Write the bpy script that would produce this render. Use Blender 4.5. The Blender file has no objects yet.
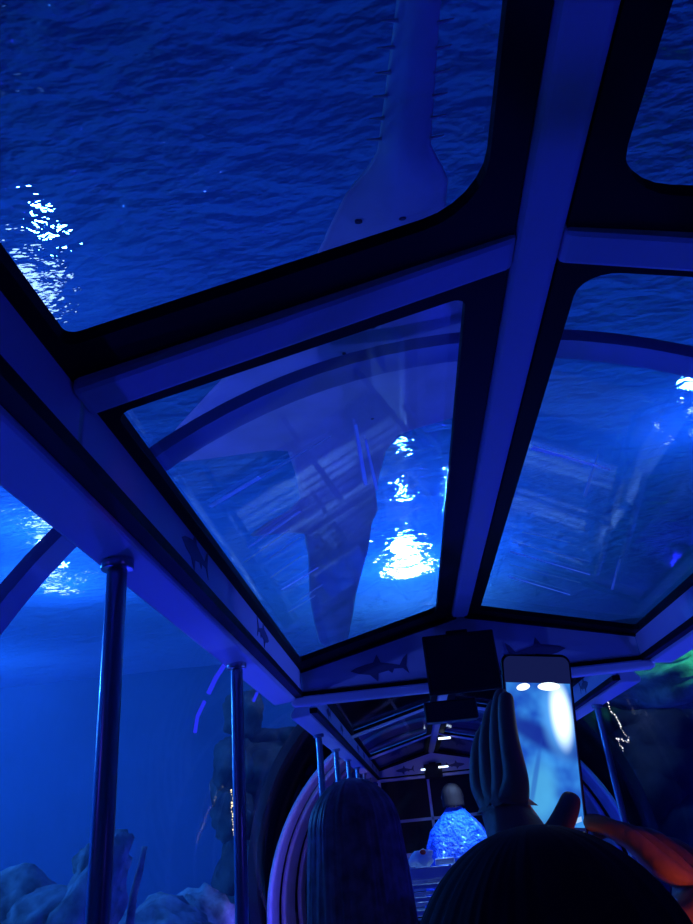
import bpy, bmesh, math, random
from mathutils import Vector, Matrix, noise
from math import sin, cos, pi, sqrt, atan2, radians
random.seed(7)
S = bpy.context.scene
COL = S.collection

# ------------------------------------------------------------------ camera
YAW, PITCH, ROLL, FPX = -0.042407, 0.467271, -0.100994, 718.34
CX, CZ = -0.3281, 1.3
fw = Vector((sin(YAW)*cos(PITCH), cos(YAW)*cos(PITCH), sin(PITCH)))
r0 = Vector((cos(YAW), -sin(YAW), 0)); u0 = r0.cross(fw)
rt = r0*cos(ROLL)+u0*sin(ROLL); up = u0*cos(ROLL)-r0*sin(ROLL)
cd = bpy.data.cameras.new('camera'); cam = bpy.data.objects.new('camera', cd); COL.objects.link(cam)
M = Matrix((rt, up, -fw)).transposed().to_4x4(); M.translation = Vector((CX, 0, CZ)); cam.matrix_world = M
cd.sensor_fit = 'VERTICAL'; cd.sensor_height = 36; cd.lens = FPX*36/924; cd.clip_start = .02; cd.clip_end = 200
S.camera = cam

# ------------------------------------------------------------------ world, exposure
w = bpy.data.worlds.new('hall'); S.world = w; w.use_nodes = True
w.node_tree.nodes['Background'].inputs[0].default_value = (0.004, 0.012, 0.16, 1)
w.node_tree.nodes['Background'].inputs[1].default_value = .35
S.view_settings.view_transform = 'Standard'; S.view_settings.look = 'None'
S.view_settings.gamma = 1; S.view_settings.exposure = 0
S.view_settings.use_curve_mapping = False
S.cycles.use_denoising = True
S.cycles.max_bounces = 8; S.cycles.transparent_max_bounces = 24
S.cycles.sample_clamp_indirect = 4; S.cycles.caustics_refractive = True

# ------------------------------------------------------------------ lights of the place and added fill lights
def light(name, kind, loc, power, color, size=.1, target=None, spot=None, blend=.6, size_y=None):
    d = bpy.data.lights.new(name, kind); d.energy = power; d.color = color
    if kind == 'AREA':
        d.size = size
        if size_y: d.shape = 'RECTANGLE'; d.size_y = size_y
    else: d.shadow_soft_size = size
    if kind == 'SPOT': d.spot_size = radians(spot); d.spot_blend = blend
    o = bpy.data.objects.new(name, d); COL.objects.link(o); o.location = loc
    if target is not None: o.rotation_euler = (Vector(target)-Vector(loc)).to_track_quat('-Z', 'Y').to_euler()
    return o
ROYAL = (0.012, 0.02, 1.0); TANK = (0.015, 0.09, 1.0); CYAN = (0.02, 0.20, 1.0)
# fill lights added along both sides of the tunnel floor to light the frame
FILLS = [(s*1.62, y, .22) for y in (2.0, 4.4, 6.6, 8.4) for s in (-1, 1)]
for p_ in FILLS: light('frame_fill_light', 'POINT', (p_[0], p_[1], p_[2]+.10), 25, ROYAL, .03)
# blue strip under the cab roof ridge of each car
# unseen fill lights added in the tank water
light('tank_fill_light', 'SPOT', (-6.2, -1.5, 3.6), 2200, CYAN, .2, (-7.6, 12, 1.4), 80)
light('tank_fill_light', 'SPOT', (-8.8, 3.0, 3.2), 700, CYAN, .2, (-4.5, 12, 2.6), 100)
light('tank_fill_light', 'POINT', (-6.8, 6.2, 3.6), 520, CYAN, .05)
light('tank_fill_light', 'POINT', (-8.6, 10.5, 3.5), 260, CYAN, .05)
light('tank_fill_light', 'SPOT', (-4.9, 1.0, 3.8), 40, CYAN, .2, (-3.2, 5.8, .4), 60)
light('tank_fill_light', 'POINT', (-3.2, -1.0, 2.4), 7, (.07, .05, 1), .05)
light('tank_fill_light', 'POINT', (3.0, -1.0, 2.4), 20, (.07, .05, 1), .05)
light('fish_fill_light', 'SPOT', (-3.4, 2.2, 1.1), 240, (.05, .11, 1), .05, (-.35, 2.9, 3), 50)  # spots added to brighten the sawfish belly, no fixture built
light('fish_fill_light', 'SPOT', (3.2, 3.2, 1.2), 300, (.05, .11, 1), .05, (-.45, 3.2, 3), 50)
light('green_fill_light', 'SPOT', (2.9, 6.2, 3.6), 300, (.08, 1.0, .50), .1, (3.0, 8.5, 2.5), 52)  # green spot added for the greenish glow on the right
light('portal_light', 'SPOT', (-1.2, 7.6, .6), 24, (.60, .46, 1.0), .08, (-1.95, 9.6, 1.1), 110)
light('red_fill_light', 'SPOT', (.02, .60, 1.14), .9, (1.0, .14, .05), .015, (-.155, .70, 1.25), 26)  # unseen source added for the red light on the fingers

# pool lights over the water: (surface x, y, power, lens brightness)
ZW = 4.2
POOL = [(-2.12, 3.05, 30, 5, .14), (-.05, 8.9, 560, 170, .24), (-.08, 7.3, 90, 1.3, .09), (-.02, 6.2, 40, .8, .08), (2.62, 5.75, 150, 9, .12), (-3.62, 6.45, 260, 9, .15), (-4.3, 8.0, 260, 9, .15)]  # the two dim middle lamps are added to stretch the bright glint
for x_, y_, z_, e_ in ((1.22, 4.7, 5.6, 40), (.6, 8.5, 5.8, 90), (-7.3, 11.0, 5.6, 300)): light('water_fill_light', 'POINT', (x_, y_, z_), e_, (.08, .30, 1), .02)  # unseen fill lights added above to brighten the water surface

HAZE = .07
# ------------------------------------------------------------------ materials
def mat(name, base, rough=.6, metal=0, emit=None, es=0, bump=0, bscale=20, var=0, spec=.4, vscale=6, coat=0):
    m = bpy.data.materials.new(name); m.use_nodes = True; nt = m.node_tree
    b = nt.nodes['Principled BSDF']
    b.inputs['Base Color'].default_value = (*base, 1); b.inputs['Roughness'].default_value = rough
    b.inputs['Metallic'].default_value = metal; b.inputs['Specular IOR Level'].default_value = spec
    if coat: b.inputs['Coat Weight'].default_value = coat
    if emit: b.inputs['Emission Color'].default_value = (*emit, 1); b.inputs['Emission Strength'].default_value = es
    tc = nt.nodes.new('ShaderNodeTexCoord')
    if var:
        n = nt.nodes.new('ShaderNodeTexNoise'); n.inputs['Scale'].default_value = vscale; n.inputs['Detail'].default_value = 5
        r = nt.nodes.new('ShaderNodeValToRGB'); r.color_ramp.elements[0].position = .3; r.color_ramp.elements[1].position = .7
        r.color_ramp.elements[0].color = (*[c*(1-var) for c in base], 1); r.color_ramp.elements[1].color = (*[min(1, c*(1+var)) for c in base], 1)
        nt.links.new(tc.outputs['Object'], n.inputs['Vector']); nt.links.new(n.outputs['Fac'], r.inputs['Fac']); nt.links.new(r.outputs['Color'], b.inputs['Base Color'])
    if bump:
        n = nt.nodes.new('ShaderNodeTexNoise'); n.inputs['Scale'].default_value = bscale; n.inputs['Detail'].default_value = 6
        bp = nt.nodes.new('ShaderNodeBump'); bp.inputs['Strength'].default_value = bump; bp.inputs['Distance'].default_value = .02
        nt.links.new(tc.outputs['Object'], n.inputs['Vector']); nt.links.new(n.outputs['Fac'], bp.inputs['Height']); nt.links.new(bp.outputs['Normal'], b.inputs['Normal'])
    return m
def clear(name, tint, fac, rough, gcol=(1, 1, 1)):
    m = bpy.data.materials.new(name); m.use_nodes = True; nt = m.node_tree; nt.nodes.clear()
    o = nt.nodes.new('ShaderNodeOutputMaterial'); mx = nt.nodes.new('ShaderNodeMixShader')
    t = nt.nodes.new('ShaderNodeBsdfTransparent'); t.inputs[0].default_value = (*tint, 1)
    g = nt.nodes.new('ShaderNodeBsdfGlossy'); g.inputs['Roughness'].default_value = rough; g.inputs['Color'].default_value = (*gcol, 1)
    lw = nt.nodes.new('ShaderNodeLayerWeight'); lw.inputs['Blend'].default_value = .25
    mp = nt.nodes.new('ShaderNodeMath'); mp.operation = 'MULTIPLY'; mp.inputs[1].default_value = fac
    nt.links.new(lw.outputs['Fresnel'], mp.inputs[0]); nt.links.new(mp.outputs[0], mx.inputs[0])
    nt.links.new(t.outputs[0], mx.inputs[1]); nt.links.new(g.outputs[0], mx.inputs[2]); nt.links.new(mx.outputs[0], o.inputs[0])
    return m
def thin(name, col, alpha, rough=.5):
    m = bpy.data.materials.new(name); m.use_nodes = True; nt = m.node_tree; nt.nodes.clear()
    o = nt.nodes.new('ShaderNodeOutputMaterial'); mx = nt.nodes.new('ShaderNodeMixShader'); mx.inputs[0].default_value = alpha
    t = nt.nodes.new('ShaderNodeBsdfTransparent'); d = nt.nodes.new('ShaderNodeBsdfDiffuse'); d.inputs[0].default_value = (*col, 1)
    tr = nt.nodes.new('ShaderNodeBsdfTranslucent'); tr.inputs[0].default_value = (*col, 1); ad = nt.nodes.new('ShaderNodeAddShader')
    nt.links.new(d.outputs[0], ad.inputs[0]); nt.links.new(tr.outputs[0], ad.inputs[1])
    nt.links.new(t.outputs[0], mx.inputs[1]); nt.links.new(ad.outputs[0], mx.inputs[2]); nt.links.new(mx.outputs[0], o.inputs[0])
    return m
def emis(name, col, s):
    m = bpy.data.materials.new(name); m.use_nodes = True; nt = m.node_tree; nt.nodes.clear()
    o = nt.nodes.new('ShaderNodeOutputMaterial'); e = nt.nodes.new('ShaderNodeEmission')
    e.inputs[0].default_value = (*col, 1); e.inputs[1].default_value = s; nt.links.new(e.outputs[0], o.inputs[0]); return m

PAINT = mat('painted_frame', (.62, .62, .66), .45, bump=.05, bscale=60)
PANEL = mat('printed_panel', (.52, .54, .62), .5)
PRINT = mat('panel_print', (.10, .10, .16), .6)
RUBBER = mat('black_rubber', (.004, .004, .005), .6, spec=.15)
CHROME = mat('brushed_steel', (.42, .44, .5), .28, 1, spec=.5)
BLACK = mat('black_plastic', (.008, .008, .012), .45, spec=.2)
BENCH = mat('bench_plastic', (.35, .35, .42), .45)
DECK = mat('deck_board', (.05, .05, .06), .8, bump=.3, bscale=40)
PANE = clear('clear_roof_sheet', (.93, .95, .99), .22, .04)
ACRYL = clear('tunnel_acrylic', (.90, .94, .99), .2, .02)
SEAM = mat('tunnel_seam', (.22, .27, .5), .4)
STREAK = thin('reflection_streak', (.95, .97, 1), .5)  # pale strips that paint light reflections onto the roof panes
STREAK2 = thin('faint_reflection_streak', (.9, .95, 1), .2)
SKINM = mat('skin', (.40, .22, .16), .55, bump=.1, bscale=80)
HAIRB = mat('brown_hair', (.34, .20, .20), .45, var=.5, vscale=40)
HAIRD = mat('dark_hair', (.022, .010, .018), .8, spec=.2)
CLOTHD = mat('dark_cloth', (.022, .018, .035), .85, bump=.3, bscale=90)
CLOTHN = mat('navy_cloth', (.05, .05, .09), .85, bump=.3, bscale=90)
EYEW = mat('eye_white', (.8, .8, .8), .2); EYED = mat('eye_dark', (.02, .015, .01), .2); LIP = mat('lip', (.45, .18, .15), .5)
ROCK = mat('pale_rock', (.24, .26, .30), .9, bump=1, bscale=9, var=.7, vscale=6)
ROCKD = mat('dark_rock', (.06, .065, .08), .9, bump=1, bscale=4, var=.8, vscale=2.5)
SAND = mat('sand', (.35, .36, .36), .95, bump=.5, bscale=12, var=.2)
WALLB = mat('tank_wall_paint', (.06, .14, .45), .9, var=.12, vscale=.8)
LILAC = mat('portal_plaster', (.36, .33, .46), .85, bump=.3, bscale=10, var=.12)
DARKW = mat('dark_wall', (.012, .012, .018), .9)
BELLY = mat('sawfish_skin', (.66, .64, .70), .6, bump=.15, bscale=30, var=.14, vscale=5)
SPOTM = mat('sawfish_spot', (.06, .06, .09), .7)
TOOTH = mat('rostral_tooth', (.6, .6, .62), .5)

def water():
    m = bpy.data.materials.new('rippled_water'); m.use_nodes = True; nt = m.node_tree; nt.nodes.clear(); L = nt.links.new
    o = nt.nodes.new('ShaderNodeOutputMaterial')
    tc = nt.nodes.new('ShaderNodeTexCoord'); mp = nt.nodes.new('ShaderNodeMapping'); mp.inputs['Rotation'].default_value = (0, 0, radians(24)); mp.inputs['Scale'].default_value = (1, 1.9, 1)
    L(tc.outputs['Object'], mp.inputs['Vector'])
    n1 = nt.nodes.new('ShaderNodeTexNoise'); n1.inputs['Scale'].default_value = 3.2; n1.inputs['Detail'].default_value = 2.6; n1.inputs['Roughness'].default_value = .45; n1.inputs['Distortion'].default_value = .5
    n2 = nt.nodes.new('ShaderNodeTexNoise'); n2.inputs['Scale'].default_value = .9; n2.inputs['Detail'].default_value = 1
    L(mp.outputs[0], n1.inputs['Vector']); L(tc.outputs['Object'], n2.inputs['Vector'])
    b2 = nt.nodes.new('ShaderNodeBump'); b2.inputs['Strength'].default_value = 1; b2.inputs['Distance'].default_value = .12; L(n2.outputs['Fac'], b2.inputs['Height'])
    b1 = nt.nodes.new('ShaderNodeBump'); b1.inputs['Strength'].default_value = 1; b1.inputs['Distance'].default_value = .09; L(n1.outputs['Fac'], b1.inputs['Height']); L(b2.outputs[0], b1.inputs['Normal'])
    n3 = nt.nodes.new('ShaderNodeTexNoise'); n3.inputs['Scale'].default_value = 10; n3.inputs['Detail'].default_value = 2; L(mp.outputs[0], n3.inputs['Vector'])
    b3 = nt.nodes.new('ShaderNodeBump'); b3.inputs['Strength'].default_value = 1; b3.inputs['Distance'].default_value = .024; L(n3.outputs['Fac'], b3.inputs['Height']); L(b1.outputs[0], b3.inputs['Normal']); b1 = b3
    rf = nt.nodes.new('ShaderNodeBsdfRefraction'); rf.inputs['IOR'].default_value = 1.33; rf.inputs['Roughness'].default_value = 0; rf.inputs[0].default_value = (.75, .9, 1, 1)
    tr = nt.nodes.new('ShaderNodeBsdfTranslucent'); tr.inputs[0].default_value = (.05, .28, .9, 1)
    df = nt.nodes.new('ShaderNodeBsdfDiffuse'); df.inputs[0].default_value = (.03, .20, .75, 1)
    gl = nt.nodes.new('ShaderNodeBsdfGlossy'); gl.inputs['Roughness'].default_value = .05
    for s_ in (rf, tr, df, gl): L(b1.outputs[0], s_.inputs['Normal'])
    a = nt.nodes.new('ShaderNodeMixShader'); a.inputs[0].default_value = .45; L(tr.outputs[0], a.inputs[1]); L(df.outputs[0], a.inputs[2])
    b = nt.nodes.new('ShaderNodeMixShader'); b.inputs[0].default_value = .4; L(a.outputs[0], b.inputs[1]); L(rf.outputs[0], b.inputs[2])
    c = nt.nodes.new('ShaderNodeMixShader'); c.inputs[0].default_value = .12; L(b.outputs[0], c.inputs[1]); L(gl.outputs[0], c.inputs[2])
    L(c.outputs[0], o.inputs[0]); return m
WATER = water()

# ------------------------------------------------------------------ helpers
def link(name, me, m, parent=None, smooth=False, bevel=0, loc=None):
    me.name = name; o = bpy.data.objects.new(name, me); COL.objects.link(o)
    if m: me.materials.append(m)
    if parent: o.parent = parent
    if smooth:
        for p in me.polygons: p.use_smooth = True
    if bevel:
        bv = o.modifiers.new('bevel', 'BEVEL'); bv.width = bevel; bv.segments = 2; bv.limit_method = 'ANGLE'; bv.angle_limit = radians(40)
    if loc: o.location = loc
    return o
def pyd(v, f):
    me = bpy.data.meshes.new('m'); me.from_pydata([tuple(x) for x in v], [], f); me.update(); return me
class MB:
    def __init__(s): s.v = []; s.f = []
    def add(s, v, f): n = len(s.v); s.v += [Vector(x) for x in v]; s.f += [tuple(i+n for i in q) for q in f]; return s
    def box(s, x0, x1, y0, y1, z0, z1):
        return s.add([(x, y, z) for z in (z0, z1) for y in (y0, y1) for x in (x0, x1)], [(0, 2, 3, 1), (4, 5, 7, 6), (0, 1, 5, 4), (2, 6, 7, 3), (0, 4, 6, 2), (1, 3, 7, 5)])
    def prism(s, poly, off):
        n = len(poly); off = Vector(off); a = [Vector(p) for p in poly]
        return s.add(a+[p+off for p in a], [tuple(range(n)), tuple(range(2*n-1, n-1, -1))]+[(i, n+i, n+(i+1) % n, (i+1) % n) for i in range(n)])
    def tube(s, pts, r, n=12, caps=True):
        pts = [Vector(p) for p in pts]; rs = r if isinstance(r, (list, tuple)) else [r]*len(pts); k = len(s.v); pv = None
        for i, p in enumerate(pts):
            d = (pts[min(i+1, len(pts)-1)]-pts[max(i-1, 0)]).normalized()
            if pv is None: pv = d.orthogonal().normalized()
            pv = (pv-d*pv.dot(d)).normalized(); q = d.cross(pv)
            for j in range(n):
                a = 2*pi*j/n; s.v.append(p+(pv*cos(a)+q*sin(a))*rs[i])
        for i in range(len(pts)-1):
            for j in range(n): s.f.append((k+i*n+j, k+i*n+(j+1) % n, k+(i+1)*n+(j+1) % n, k+(i+1)*n+j))
        if caps: s.f.append(tuple(k+j for j in range(n-1, -1, -1))); s.f.append(tuple(k+(len(pts)-1)*n+j for j in range(n)))
        return s
    def ball(s, c, rx, ry=None, rz=None, n=16, m=10):
        ry = ry or rx; rz = rz or rx; k = len(s.v); c = Vector(c)
        for i in range(m+1):
            t = pi*i/m
            for j in range(n): a = 2*pi*j/n; s.v.append(c+Vector((rx*sin(t)*cos(a), ry*sin(t)*sin(a), rz*cos(t))))
        for i in range(m):
            for j in range(n): s.f.append((k+i*n+j, k+(i+1)*n+j, k+(i+1)*n+(j+1) % n, k+i*n+(j+1) % n))
        return s
    def build(s, name, m, parent=None, smooth=False, bevel=0):
        me = pyd(s.v, s.f); bm = bmesh.new(); bm.from_mesh(me)
        bmesh.ops.remove_doubles(bm, verts=bm.verts, dist=1e-5); bmesh.ops.recalc_face_normals(bm, faces=bm.faces); bm.to_mesh(me); bm.free()
        return link(name, me, m, parent, smooth, bevel)
def tag(o, label=None, cat=None, group=None, kind=None):
    for k, v in (('label', label), ('category', cat), ('group', group), ('kind', kind)):
        if v: o[k] = v
    return o
def thing(name, label, cat, loc=(0, 0, 0), group=None):
    o = bpy.data.objects.new(name, None); COL.objects.link(o); o.location = loc; o.empty_display_size = .1
    return tag(o, label, cat, group)
def struct(o): o['kind'] = 'structure'; return o
def dup(root, loc, label):
    r = root.copy(); COL.objects.link(r); r.location = loc; r['label'] = label
    for ch in [c for c in COL.objects if c.parent == root]:
        c = ch.copy(); COL.objects.link(c); c.parent = r
        for g in [q for q in COL.objects if q.parent == ch]:
            d = g.copy(); COL.objects.link(d); d.parent = c
    return r

# ------------------------------------------------------------------ tank shell
def plane(name, pts, m): return struct(MB().add(pts, [(0, 1, 2, 3)]).build(name, m))
def slab(name, x0, x1, y0, y1, z0, z1, m): return struct(MB().box(x0, x1, y0, y1, z0, z1).build(name, m))
def floor_z(x, y):
    return .12*noise.noise(Vector((x*.6, y*.6, 0)))-.05
def grid(x0, x1, y0, y1, nx, ny, fz):
    v = [(x0+(x1-x0)*i/nx, y0+(y1-y0)*j/ny, fz(x0+(x1-x0)*i/nx, y0+(y1-y0)*j/ny)) for j in range(ny+1) for i in range(nx+1)]
    f = [(j*(nx+1)+i, j*(nx+1)+i+1, (j+1)*(nx+1)+i+1, (j+1)*(nx+1)+i) for j in range(ny) for i in range(nx)]
    return v, f
slab('floor', -2.2, 2.2, -6, 13.4, -.4, -.3, DARKW)
for s_, nm in ((-1, 'trim_1'), (1, 'trim_2')):
    slab(nm, *sorted((s_*1.25, s_*2.2)), -6, 9.0, -.3, .10, mat('platform_'+nm, (.12, .12, .15), .8, bump=.3, bscale=20))
v, f = grid(-9.4, -2.2, -6, 13.4, 36, 60, floor_z)
so = struct(link('floor', pyd(v, f), SAND, smooth=True)); so.modifiers.new('thick', 'SOLIDIFY').thickness = .2
v, f = grid(2.2, 6.4, -6, 11.4, 20, 60, floor_z)
so = struct(link('floor', pyd(v, f), SAND, smooth=True)); so.modifiers.new('thick', 'SOLIDIFY').thickness = .2
slab('wall_left', -9.6, -9.4, -6, 13.6, -.4, 7.0, WALLB)
slab('wall_right', 6.4, 6.6, -6, 13.6, -.4, 7.0, WALLB)
slab('wall_back', -9.6, 6.6, 13.4, 13.6, -.4, 7.0, WALLB)
slab('wall_front', -9.6, 6.6, -6.2, -6, -.4, 7.0, WALLB)
slab('ceiling', -9.6, 6.6, -6.2, 13.6, 7.0, 7.2, DARKW)
# rippled water surface seen from below: faces look down
v, f = grid(-9.4, 6.4, -6, 13.4, 80, 100, lambda x, y: ZW+.03*noise.noise(Vector((x*1.1, y*1.7, 3))))
me = pyd(v, [tuple(reversed(q)) for q in f]); struct(link('ceiling', me, WATER, smooth=True))

# pool lamps above the water
for i, (sx, sy, pw, br, lr) in enumerate(POOL):
    h = 1.5; d = Vector((sx-CX, sy, ZW-CZ)); hd = Vector((d.x, d.y, 0)); inc = atan2(hd.length, d.z); t = math.tan(math.asin(sin(inc)/1.33)); q = hd.normalized()*t*h
    lp = Vector((sx+q.x, sy+q.y, ZW+h))
    where = ['near the roof rim at the left', 'above the far end of the car', 'over the tail of the sawfish', 'over the trunk of the sawfish', 'at the right', 'above the left tank water', 'behind the others over the left tank'][i]  # the two over the sawfish are added to stretch the glint
    L_ = thing('pool_lamp', 'round white floodlight hanging over the rippled water '+where, 'lamp', lp, 'floodlights over the tank')
    MB().tube([(0, 0, .02), (0, 0, .14), (0, 0, .2)], [lr+.03, lr+.01, .08], 24).build('housing', BLACK, L_, True)
    MB().tube([(0, 0, 0), (0, 0, .02)], lr, 24).build('lens', emis('lens_glow_%d' % i, (.55, .8, 1), br), L_)
    MB().tube([(0, 0, .2), (0, 0, 1.32)], .02).build('stem', BLACK, L_)
    light('pool_light', 'POINT', (sx, sy, ZW+.75), pw, (.08, .30, 1), .15 if i == 1 else .035 if i in (2, 3) else .06)

# curved acrylic tunnel with seams
TR, TZ = 2.05, .85
def arc(r, a0, a1, n): return [(r*cos(a0+(a1-a0)*i/n), TZ+r*sin(a0+(a1-a0)*i/n)) for i in range(n+1)]
def shell(y0, y1, r, thick, a0=radians(-21), a1=radians(201), n=64, cz=None):
    global TZ
    keep = TZ; TZ = cz if cz is not None else TZ
    o_, i_ = arc(r+thick, a0, a1, n), arc(r, a0, a1, n); v = []; f = []; TZ = keep
    for y in (y0, y1): v += [(x, y, z) for x, z in o_]+[(x, y, z) for x, z in i_]
    k = n+1
    for i in range(n):
        f += [(i, i+1, 2*k+i+1, 2*k+i), (k+i+1, k+i, 3*k+i, 3*k+i+1), (i, k+i, k+i+1, i+1), (2*k+i+1, 3*k+i+1, 3*k+i, 2*k+i)]
    f += [(0, 2*k, 3*k, k), (n, k+n, 3*k+n, 2*k+n)]
    return pyd(v, f)
v = []; n = 64; A = arc(TR, radians(-21), radians(201), n)
for y in (-6, 8.9): v += [(x, y, z) for x, z in A]
struct(link('window_1', pyd(v, [(i, i+1, n+2+i, n+1+i) for i in range(n)]), ACRYL, smooth=True))
for k, y in enumerate((-3.0, 2.26)):
    struct(link('trim_%d' % (3+k), shell(y, y+.12, TR-.015, .05), SEAM, smooth=False))
# lilac portal collars
for k, (y0, y1, r) in enumerate(((8.95, 9.45, 2.04), (9.75, 10.5, 2.02), (10.9, 11.3, 2.0))):
    struct(link('trim_%d' % (6+k), shell(y0, y1, r-.04, .06, radians(-12), radians(192), 48, .42), LILAC, smooth=False, bevel=.03))
struct(link('trim_9', shell(9.0, 13.4, 2.16, .1), DARKW))
slab('trim_10', -2.2, -1.25, 7.2, 9.0, .10, .14, LILAC)
# rock wall that closes the tank around the portal
def rock_sheet(name, p0, ux, uz, nx, nz, nrm, amp, m, hole=False):
    p0, ux, uz, nrm = map(Vector, (p0, ux, uz, nrm)); v = []; f = []
    for j in range(nz+1):
        for i in range(nx+1):
            p = p0+ux*(i/nx)+uz*(j/nz)
            d = noise.turbulence(p*.9, 5, False)*amp+abs(noise.noise(p*2.1))*amp*.4
            v.append(p+nrm*d)
    for j in range(nz):
        for i in range(nx):
            c = p0+ux*((i+.5)/nx)+uz*((j+.5)/nz)
            if hole and Vector((c.x, c.z-TZ)).length < TR+.12 : continue
            f.append((j*(nx+1)+i, j*(nx+1)+i+1, (j+1)*(nx+1)+i+1, (j+1)*(nx+1)+i))
    o = link(name, pyd(v, f), m, smooth=True); o.modifiers.new('thick', 'SOLIDIFY').thickness = -.15; return struct(o)
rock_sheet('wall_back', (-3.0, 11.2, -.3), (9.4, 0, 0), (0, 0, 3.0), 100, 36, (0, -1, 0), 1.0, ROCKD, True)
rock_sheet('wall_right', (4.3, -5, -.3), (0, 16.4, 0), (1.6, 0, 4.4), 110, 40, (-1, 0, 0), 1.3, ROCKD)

# ------------------------------------------------------------------ roof profile of a tram car
W, HR, HE, HB, XO = .80, 2.2025, 2.0052, 1.8737, .893
def rz(x): return HR-(HR-HE)*abs(x)/W
def roof_prism(mb, outline, t0, t1):
    """outline = (|x| signed, y) polygon on one slope; extrude between pane offsets t0..t1"""
    return mb.prism([(x, y, rz(x)+t0) for x, y in outline], (0, 0, t1-t0))
def rrect(x0, y0, x1, y1, rad, n=6):
    """rounded rectangle, rad for (x0y0, x1y0, x1y1, x0y1); same vertex count for any radius"""
    pts = []
    sx = 1 if x1 > x0 else -1
    for (cx, cy, a0), r in zip((((x0, y0, 180)), ((x1, y0, 270)), ((x1, y1, 0)), ((x0, y1, 90))), rad):
        ex = sx if (cx == x0) else -sx; ey = 1 if cy == y0 else -1
        ox, oy = cx+ex*r, cy+ey*r
        for i in range(n+1):
            a = radians(a0+90*i/n)
            pts.append((ox+sx*r*cos(a), oy+r*sin(a)))
    return pts
def gasket(parent, sgn, x0, x1, y0, y1, ix0, ix1, iy0, iy1, rad):
    out = rrect(sgn*x0, y0, sgn*x1, y1, (0.001,)*4); inn = rrect(sgn*ix0, iy0, sgn*ix1, iy1, rad)
    n = len(out); v = []
    for t in (-.022, .002):
        v += [(x, y, rz(x)+t) for x, y in out]+[(x, y, rz(x)+t) for x, y in inn]
    f = []
    for i in range(n):
        j = (i+1) % n
        f += [(i, j, n+j, n+i), (2*n+i, 3*n+i, 3*n+j, 2*n+j), (i, 2*n+i, 2*n+j, j), (n+i, n+j, 3*n+j, 3*n+i)]
    bm = bmesh.new(); me = pyd(v, f); bm.from_mesh(me); bmesh.ops.recalc_face_normals(bm, faces=bm.faces); bm.to_mesh(me); bm.free()
    return link('gasket', me, RUBBER, parent)
SHARK = [(-1, .02), (-.8, .12), (-.45, .2), (-.2, .24), (-.05, .5), (.06, .22), (.4, .14), (.7, .07), (.85, .3), (1, .42), (.92, .02), (1, -.25), (.8, -.05), (.5, -.04), (.42, -.18), (.3, -.08), (-.05, -.14), (-.1, -.4), (-.35, -.16), (-.7, -.1)]
def fish_print(parent, o, ax, ay, nrm, size, flip=1):
    o, ax, ay, nrm = map(Vector, (o, ax, ay, nrm))
    pts = [o+ax*(px*size*flip)+ay*(py*size) for px, py in SHARK]
    return MB().prism(pts, nrm*.0012).build('fish_print', PRINT, parent)
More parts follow.
